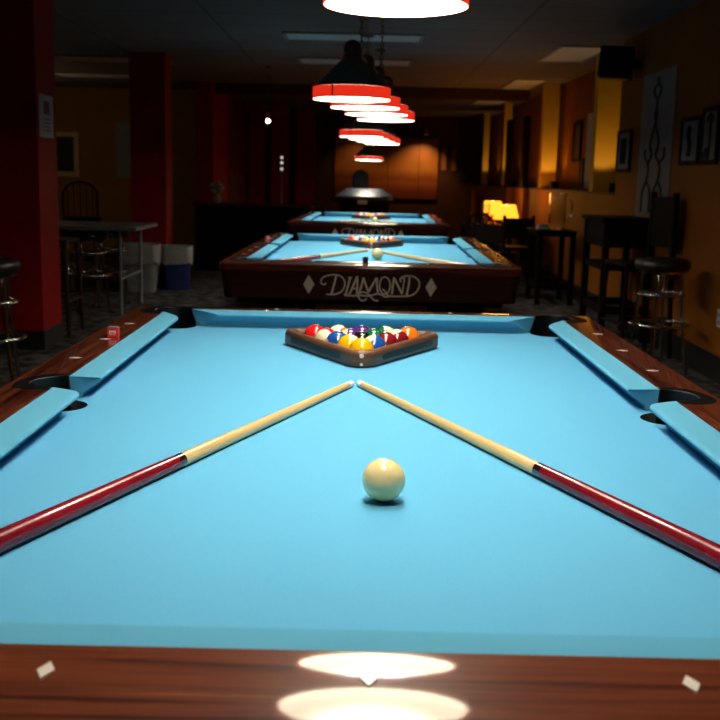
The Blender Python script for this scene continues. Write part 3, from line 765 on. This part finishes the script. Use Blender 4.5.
# outlet
T = thing('wall_outlet', 'pale outlet plate low on the orange wall at the right edge', 'outlet', (XR-.003, 5.41, .335))
MB().box(-.003, .003, -.035, .035, 0, .11).build('plate', mat('outlet_plastic', (.5, .5, .48), .4), T, bevel=.002)
for z in (.028, .072): MB().box(-.005, -.002, -.015, .015, z-.012, z+.012).build('socket', M['grey_plastic'], T, smooth=False)

# bar stool
def make_stool(h=.69):
    T = thing('bar_stool', '', 'bar stool')
    MB().lathe([(.15, h-.075), (.166, h-.066), (.172, h-.040), (.168, h-.014), (.14, h-.001), (.01, h)], 36).build('seat', M['vinyl'], T, angle=60)
    MB().lathe([(.150, h-.088), (.152, h-.076), (.10, h-.075)], 32).build('seat_ring', M['chrome'], T)
    for q in range(4):
        a = PI/4+q*PI/2; c, s = math.cos(a), math.sin(a)
        pts = smooth_path([(c*.06, s*.06, h-.085), (c*.105, s*.105, h-.088), (c*.122, s*.122, h-.115), (c*.135, s*.135, h-.26), (c*.150, s*.150, .30), (c*.185, s*.185, .05), (c*.19, s*.19, .016)], 4)
        l = MB().tube(pts, .0115, 10).build('leg', M['chrome'], T)
        MB().lathe([(.015, 0), (.015, .018), (.011, .02)], 12, (c*.19, s*.19, 0)).build('foot_cap', M['rubber'], l)
    for z, r in ((.505, .145), (.315, .185)):
        mb = MB(); mb.tube([(r*math.cos(2*PI*i/36), r*math.sin(2*PI*i/36), z) for i in range(36)], .0105, 10, True)
        mb.build('foot_ring', M['chrome'], T)
    return T
stool = make_stool(.73); low_stool = make_stool(.69)
for i, (x, y, rz, lab) in enumerate(((1.90, 5.66, .35, 'chrome bar stool with round black seat by the orange wall'),
                                     (-1.97, 4.55, .2, 'chrome bar stool with black seat cut by the left edge, before the red pillar'),
                                     (-2.34, 7.98, .6, 'chrome bar stool tucked under the folding table near its front'),
                                     (-2.25, 8.40, .1, 'chrome bar stool under the right end of the folding table'),
                                     (-2.78, 8.45, .9, 'chrome bar stool deepest under the left of the folding table'))):
    o = stool if i == 0 else low_stool if i == 2 else dup(stool if i < 2 else low_stool)
    o.location = (x, y, 0); o.rotation_euler = (0, 0, rz); tag(o, lab, 'bar stool', 'chrome bar stools')

# tall dark side table with shelf
def tall_table(x0, x1, y0, y1, h, lab, ap=.22, shelf=.56, low=.24):
    T = thing('high_table', lab, 'table', ((x0+x1)/2, (y0+y1)/2, 0)); a, b = (x1-x0)/2, (y1-y0)/2
    MB().box(-a-.02, a, -b-.02, b+.02, h-.03, h).build('table_top', M['dark_wood'], T, bevel=.005)
    if ap: MB().box(-a+.01, a-.01, -b+.01, b-.01, h-ap, h-.03).build('apron', M['dark_wood'], T, smooth=False)
    for sx in (-1, 1):
        for sy in (-1, 1):
            x, y = sx*(a-.025), sy*(b-.025)
            MB().box(x-.025, x+.025, y-.025, y+.025, 0, h-.03).build('leg', M['dark_wood'], T, bevel=.004)
    if shelf: MB().box(-a+.012, a-.012, -b+.012, b-.012, shelf-.02, shelf+.02).build('shelf', M['dark_wood'], T, smooth=False)
    if low:
        for sy in (-1, 1): MB().box(-a+.05, a-.05, sy*(b-.025)-.012, sy*(b-.025)+.012, low-.03, low+.03).build('stretcher', M['dark_wood'], T, smooth=False)
        for sx in (-1, 1): MB().box(sx*(a-.025)-.012, sx*(a-.025)+.012, -b+.05, b-.05, low-.03, low+.03).build('stretcher', M['dark_wood'], T, smooth=False)
    return T
tall_table(1.80, 2.175, 6.86, 7.56, .935, 'tall dark wooden table with shelf against the orange wall')
def bar_chair(lab, x, y, rz, seat=.66, back=1.12, m_='dark_wood', w_=.36, arch=False):
    T = thing('bar_chair', lab, 'chair', (x, y, 0), rz); a = w_/2
    MB().box(-a, a, -a, a, seat-.04, seat).build('seat', M[m_], T, bevel=.012)
    for sx in (-1, 1):
        MB().cyl((sx*(a-.02), -a+.02, seat-.04), (sx*(a+.005), -a-.005, 0), .018, .016, 10).build('leg', M[m_], T)
        MB().cyl((sx*(a-.02), a-.02, seat-.04), (sx*(a+.005), a+.005, 0), .018, .016, 10).build('leg', M[m_], T)
    z = seat*.42
    for sx in (-1, 1): MB().cyl((sx*(a-.005), -a, z), (sx*(a-.005), a, z), .012, n=8).build('rung', M[m_], T)
    for sy in (-1, 1): MB().cyl((-a, sy*(a-.005), z-.04), (a, sy*(a-.005), z-.04), .012, n=8).build('rung', M[m_], T)
    if back:
        if arch:
            mb = MB(); pts = [(-a+.02, a-.02, seat-.01)]+[((a-.02)*math.cos(t), a-.01, back-.14+.14*math.sin(t)) for t in [PI-PI*q/12 for q in range(13)]]+[(a-.02, a-.02, seat-.01)]
            mb.tube(pts, .012, 8)
            for q in (-2, -1, 0, 1, 2):
                xx = q*a*.33; mb.cyl((xx, a-.02, seat-.01), (xx, a-.01, back-.14+.14*math.sqrt(1-(xx/(a-.02))**2)), .006, n=6)
            mb.build('backrest', M[m_], T)
        else:
            for sx in (-1, 1): MB().box(sx*(a-.02)-.018, sx*(a-.02)+.018, a-.036, a, seat-.01, back).build('back_post', M[m_], T, bevel=.004)
            MB().box(-a+.038, a-.038, a-.03, a-.008, seat+.10, back-.03).build('backrest', M[m_], T, bevel=.006)
    return T
bar_chair('dark tall chair with solid back between the tall table and the stool', 1.93, 6.33, -PI/2+.2, .66, 1.135)
bar_chair('brown wooden bar chair beside the red pillar at left', -2.30, 6.74, PI/2, .70, 0, 'chair_wood', .36)
bar_chair('dark arched back chair beyond the folding table', -3.02, 10.3, .3, .70, 1.07, 'dark_wood', .40, arch=True)

# lamp side: two low dark tables, two lit lamps, chairs, jug
tall_table(1.70, 2.07, 9.12, 9.72, .725, 'dark low table by the wall holding the clear jug and papers', .06, .0, .18)
tall_table(1.42, 2.14, 11.3, 13.9, .595, 'dark long table under the two lit yellow lamps', .06, .0, .0)
def table_lamp(x, y, z, s, lab):
    T = thing('table_lamp', lab, 'lamp', (x, y, z), 0, 'lit table lamps')
    MB().lathe([(.07*s, 0), (.07*s, .012*s), (.02*s, .025*s), (.03*s, .06*s), (.045*s, .10*s), (.02*s, .14*s), (.010*s, .16*s), (.010*s, .20*s)], 20).build('base', M['brass'], T)
    MB().lathe([(.150*s, .12*s), (.105*s, .285*s), (.103*s, .285*s), (.148*s, .12*s)], 32, caps=False).build('lamp_shade', M['shade_lit'], T, angle=60)
    MB().cyl((0, 0, .18*s), (0, 0, .245*s), .012).build('socket', M['brass'], T)
    MB().sphere(.024*s, (0, 0, .262*s), 12).build('bulb', M['bulb'], T)
    ld = bpy.data.lights.new('glow', 'POINT'); ld.energy = 8.; ld.color = (1., .38, .045); ld.shadow_soft_size = .09
    lo = bpy.data.objects.new('glow', ld); COL.objects.link(lo); lo.parent = T; lo.location = (0, 0, .33*s)
table_lamp(1.76, 11.8, .595, 1.06, 'nearer lit yellow shaded table lamp on the long dark table')
table_lamp(1.80, 13.45, .595, 1.08, 'farther lit yellow shaded table lamp, left of its neighbour')
bar_chair('dark chair in front of the lit table lamps', 1.74, 10.8, PI, .46, .81, 'dark_wood', .36)
bar_chair('dark arched chair left of the lit table lamps', 1.27, 10.85, PI+.3, .46, .82, 'dark_wood', .36, arch=True)
bar_chair('dark chair beside the far end of the second table', 1.35, 9.7, PI-.5, .46, .78, 'dark_wood', .36)
T = thing('glass_jug', 'tall clear glass jug on the low dark table by the wall', 'jug', (1.915, 9.34, .725))
MB().lathe([(.075, 0), (.078, .01), (.082, .10), (.084, .30), (.090, .355), (.086, .355), (.080, .30), (.078, .10), (.07, .012), (.004, .012)], 28, caps=False).build('body', M['glass'], T)
MB().tube(smooth_path([(.082, 0, .29), (.13, 0, .28), (.14, 0, .20), (.12, 0, .11), (.082, 0, .09)], 4), .009, 8).build('handle', M['glass'], T)
T = thing('napkin_stack', 'small pale crumpled stack of napkins left of the glass jug', 'napkins', (1.775, 9.30, .725))
MB().box(-.06, .06, -.06, .06, 0, .03, taper=-.004).box(-.05, .055, -.05, .05, .03, .055, taper=.006).build('sheets', mat('napkin', (.30, .28, .26), .8), T, bevel=.008)
T = thing('glass_vase', 'faint clear glass left of the lit lamps', 'glass', (1.55, 12.2, .595))
MB().lathe([(.05, 0), (.05, .01), (.04, .04), (.055, .20), (.06, .30), (.056, .30), (.05, .20), (.035, .05), (.004, .02)], 24, caps=False).build('body', M['glass'], T)

# ------------------------------------------------------------------ left side objects
T = thing('folding_table', 'grey topped folding table with tube legs behind the red pillar', 'table', (-2.72, 8.18, 0))
MB().box(-.85, .85, -.45, .45, .705, .74).build('table_top', M['fold_top'], T, bevel=.008)
for sx in (-1, 1):
    for sy in (-1, 1):
        l = MB().cyl((sx*.70, sy*.40, 0), (sx*.70, sy*.40, .705), .014, n=12).build('leg', M['grey_plastic'], T)
        MB().cyl((sx*.70, sy*.40, .60), (sx*.58, sy*.40, .705), .008, n=8).build('brace', M['grey_plastic'], l)
    MB().cyl((sx*.70, -.40, .30), (sx*.70, .40, .30), .010, n=8).build('crossbar', M['grey_plastic'], T)
def bin_(x, y, h, r, m_, lab):
    T = thing('waste_bin', lab, 'bin', (x, y, 0), .1, 'waste bins')
    def rr(s): return rrect(-r*s, r*s, -r*s*.8, r*s*.8, r*.35*s, 4)
    def loft(ls, name, mt):
        mb = MB(); n = len(ls[0][0]); vs = [(x_, y_, z) for lp, z in ls for x_, y_ in lp]
        mb.add(vs, [(i*n+j, i*n+(j+1) % n, (i+1)*n+(j+1) % n, (i+1)*n+j) for i in range(len(ls)-1) for j in range(n)]+[tuple(range(n))[::-1]])
        return mb.build(name, mt, T, angle=40)
    loft([(rr(.80), 0), (rr(1.), h), (rr(.97), h), (rr(.79), .02)], 'bin_body', m_)
    lp = []
    for s, z in ((1.03, h*.62), (1.05, h*.80), (1.05, h+.004), (1.0, h+.012), (.95, h-.01), (.92, h*.75)):
        q = rr(s); lp.append(([(x_*(1+.02*math.sin(i*2.3)), y_*(1+.02*math.sin(i*1.7))) for i, (x_, y_) in enumerate(q)], z))
    mb = MB(); n = len(lp[0][0])
    mb.add([(x_, y_, z+.02*math.sin(i*1.3) if q == 0 else z) for q, (l, z) in enumerate(lp) for i, (x_, y_) in enumerate(l)], [(i*n+j, i*n+(j+1) % n, (i+1)*n+(j+1) % n, (i+1)*n+j) for i in range(len(lp)-1) for j in range(n)])
    mb.build('bin_bag', M['bag'], T, angle=60)
bin_(-2.24, 9.56, .47, .20, M['grey_plastic'], 'grey waste bin with white bag before the red pillar')
bin_(-1.90, 9.80, .44, .15, M['blue_plastic'], 'dark blue waste bin with white bag right of the red pillar')
T = thing('paper_notice', 'white paper notice taped high on the red pillar at left', 'notice', (-2.1175, 6.16, 1.405))
MB().box(-.002, .002, -.145, .155, 0, .275).build('sheet', mat('notice_paper', (.50, .46, .46), .8), T, smooth=False)
mb = MB().box(.002, .003, -.06, .07, .15, .235)
for z in (.04, .065, .09, .115): mb.box(.002, .003, -.07, .08, z, z+.008)
mb.build('print', mat('notice_ink', (.16, .08, .07), .8), T, smooth=False)
def back_picture(x0, x1, z0, z1, y, lab, fcol, scol, wm=.06):
    T = thing('framed_picture', lab, 'picture', ((x0+x1)/2, y, z0)); a = (x1-x0)/2; h = z1-z0
    if wm: MB().box(-a, -a+wm, -.03, 0, 0, h).box(a-wm, a, -.03, 0, 0, h).box(-a+wm, a-wm, -.03, 0, 0, wm).box(-a+wm, a-wm, -.03, 0, h-wm, h).build('frame', mat('frame_'+lab[:9], fcol, .5), T, smooth=False)
    MB().box(-a+wm, a-wm, -.015, -.001, wm, h-wm).build('print', mat('art_'+lab[:9], scol, .6), T, smooth=False)
back_picture(-4.78, -4.16, 1.10, 1.74, 14.499, 'framed dark picture on the dim ochre wall at the back left', (.80, .55, .28), (.02, .016, .012), .07)
back_picture(-3.62, -3.33, 1.10, 1.90, 14.499, 'pale poster on the back left wall beside the red pillar', (.3, .3, .3), (.30, .31, .30), 0)
# bar counter with flowers, far left behind
T = thing('bar_counter', 'dark bar counter at the back left with a dim brown top', 'counter', (-1.30, 12.2, 0))
MB().box(-.75, .65, -.25, .25, 0, .79).build('cabinet', M['matte_black'], T, smooth=False)
MB().box(-.78, .68, -.29, .29, .79, .825).build('worktop', M['chair_wood'], T, bevel=.006)
T = thing('flower_vase', 'vase of pale flowers standing on the bar counter', 'flowers', (-1.80, 12.12, .825))
MB().lathe([(.035, 0), (.045, .05), (.03, .10), (.034, .12)], 16).build('vase', M['grey_plastic'], T)
mb = MB()
for i in range(16):
    a = i*2.4; r = .03+.055*((i*7) % 5)/4; z = .15+.09*((i*3) % 7)/6
    mb.sphere(.022+.008*(i % 3), (r*math.cos(a), r*math.sin(a), z), 10); 
mb.build('blossoms', mat('pale_petals', (.34, .30, .28), .8), T)
mb = MB()
for i in range(16):
    a = i*2.4; r = .03+.055*((i*7) % 5)/4; z = .15+.09*((i*3) % 7)/6; mb.cyl((0, 0, .10), (r*math.cos(a), r*math.sin(a), z), .003, n=5)
mb.build('stems', mat('stem', (.03, .06, .02), .7), T)
T = thing('pendant_bulb', 'single small glowing bulb hanging before the back left posts', 'pendant light', (-1.08, 11.0, 0))
MB().cyl((0, 0, 1.86), (0, 0, CEIL-.012), .004, n=6).build('cord', M['bronze'], T)
MB().lathe([(.014, 1.81), (.018, 1.83), (.016, 1.88), (.005, 1.90)], 14).build('socket', M['brass'], T)
MB().sphere(.024, (0, 0, 1.787), 16).build('bulb', M['bulb'], T)
MB().lathe([(.04, CEIL-.02), (.04, CEIL-.001)], 16).build('ceiling_cap', M['bronze'], T)
T2_ = dup(T, (-4.25, 12.4, 0), 0, 'added fill bulb hanging unseen behind the red pillar at the left edge', 'small hanging bulbs'); T['group'] = 'small hanging bulbs'  # copied bulb is an added fill lamp, brightening the back left wall
for c in T2_.children:
    if c.name.startswith('bulb'):
        c.data = c.data.copy(); c.data.materials[0] = emis('fill_bulb', (1., .74, .45), 130)
T = thing('wall_lamp', 'three small white lights one above another on a back left post', 'wall lamp', (-1.22, 14.9, 1.24))
MB().box(-.02, .02, 0, .02, 0, .26).build('backplate', M['bronze'], T, smooth=False)
MB().cyl((0, .01, -1.24), (0, .01, .0), .012, n=8).build('stand', M['bronze'], T)
for z in (.04, .13, .21): MB().sphere(.022, (0, -.015, z), 12).build('globe', M['white_glow'], T)

# far back: covered table with domed glossy lid, round-backed chair, posters
T = thing('covered_game_table', 'dark far game table with a glossy sloped lid under the smallest lamps', 'game table', (.035, 14.55, 0))
MB().box(-.36, .36, -.30, .30, .12, .86, taper=.02).build('cabinet', M['matte_black'], T, bevel=.01)
for sx in (-1, 1):
    for sy in (-1, 1): MB().box(sx*.28-.04, sx*.28+.04, sy*.22-.04, sy*.22+.04, 0, .12).build('leg', M['matte_black'], T, smooth=False)
mb = MB(); o1 = rrect(-.44, .44, -.36, .36, .12, 4); o2 = rrect(-.42, .42, -.34, .34, .12, 4); o3 = rrect(-.26, .26, -.16, .16, .08, 4); n = len(o1)
mb.add([(x, y, .86) for x, y in o1]+[(x, y, .90) for x, y in o1]+[(x, y, .915) for x, y in o2]+[(x, y, 1.02) for x, y in o3],
       [(q*n+i, q*n+(i+1) % n, (q+1)*n+(i+1) % n, (q+1)*n+i) for q in range(3) for i in range(n)]+[tuple(range(3*n, 4*n)), tuple(range(n))[::-1]])
mb.build('lid', mat('glossy_smoke_lid', (.035, .042, .055), .32, coat=.25), T, angle=20)
MB().tube([(x*1.0, y*1.0, .905) for x, y in rrect(-.445, .445, -.365, .365, .12, 4)], .010, 6, True).build('chrome_rim', M['chrome'], T)
MB().box(-.10, .04, -.375, -.30, .80, .86).build('coin_box', mat('pale_metal', (.7, .68, .64), .4), T, bevel=.004)
T = thing('round_back_chair', 'black round backed tall chair behind the far game table', 'chair', (-.03, 15.35, 0), 0)
MB().lathe([(.22, .58), (.24, .60), (.24, .64), (.20, .66)], 24).build('seat', M['matte_black'], T)
for q in range(4):
    a = PI/4+q*PI/2; MB().cyl((.15*math.cos(a), .15*math.sin(a), .58), (.22*math.cos(a), .22*math.sin(a), 0), .018, n=8).build('leg', M['matte_black'], T)
mb = MB(); pts = arc(0, 1.17, .13, 0, PI, 12)+[(-.12, .66), (.12, .66)]
n = len(pts); mb.add([(x, .18, z) for x, z in pts]+[(x, .23, z) for x, z in pts], [tuple(range(n)), tuple(range(n, 2*n))[::-1]]+[(i, (i+1) % n, n+(i+1) % n, n+i) for i in range(n)])
mb.build('backrest', M['matte_black'], T, bevel=.015)
# back wall spotlights over the mural
for i, (x, lab) in enumerate(((1.22, 'small spotlight washing the amber mural panel'), (-.05, 'small dim spotlight above the leftmost mural panel'))):
    T = thing('picture_light', lab, 'spotlight', (x, YB-.001, 2.02), 0, 'mural spotlights')
    MB().cyl((0, 0, 0), (0, -.48, .05), .012, n=8).build('arm', M['brass'], T)
    MB().lathe([(.05, -.03), (.035, .06), (.01, .08), (.008, .08), (.03, .058), (.046, -.03)], 16, (0, -.50, .03), caps=False).build('lamp_shade', M['brass'], T)
    MB().sphere(.024, (0, -.50, .03), 10).build('bulb', M['bulb_dim'] if 'bulb_dim' in M else M.setdefault('bulb_dim', emis('spot_bulb', (1., .7, .4), 6)), T)
    ld = bpy.data.lights.new('beam', 'SPOT'); ld.energy = (34., 7.)[i]; ld.color = (1., .6, .25); ld.spot_size = math.radians(110); ld.spot_blend = .8; ld.shadow_soft_size = .02
    lo = bpy.data.objects.new('beam', ld); COL.objects.link(lo); lo.parent = T; lo.location = (0, -.50, -.01); lo.rotation_euler = Vector((-.1, .35, -1)).to_track_quat('-Z', 'Y').to_euler()
for i, (x, wd, z0, z1, lab) in enumerate(((1.62, .09, 1.35, 1.78, 'small pale strip beside the mural, left of two'), (1.82, .09, 1.35, 1.78, 'small pale strip beside the mural, right of two'),
                                           (2.02, .16, 1.15, 1.75, 'dark narrow picture at the right end of the back wall'))):
    T = MB().box(-wd/2, wd/2, -.02, 0, 0, z1-z0).build('wall_strip', mat('strip_%d' % i, ((.40, .13, .05), (.40, .13, .05), (.015, .017, .02))[i], .6), smooth=False); T.location = (x, YB-.001, z0); tag(T, lab, 'wall panel')
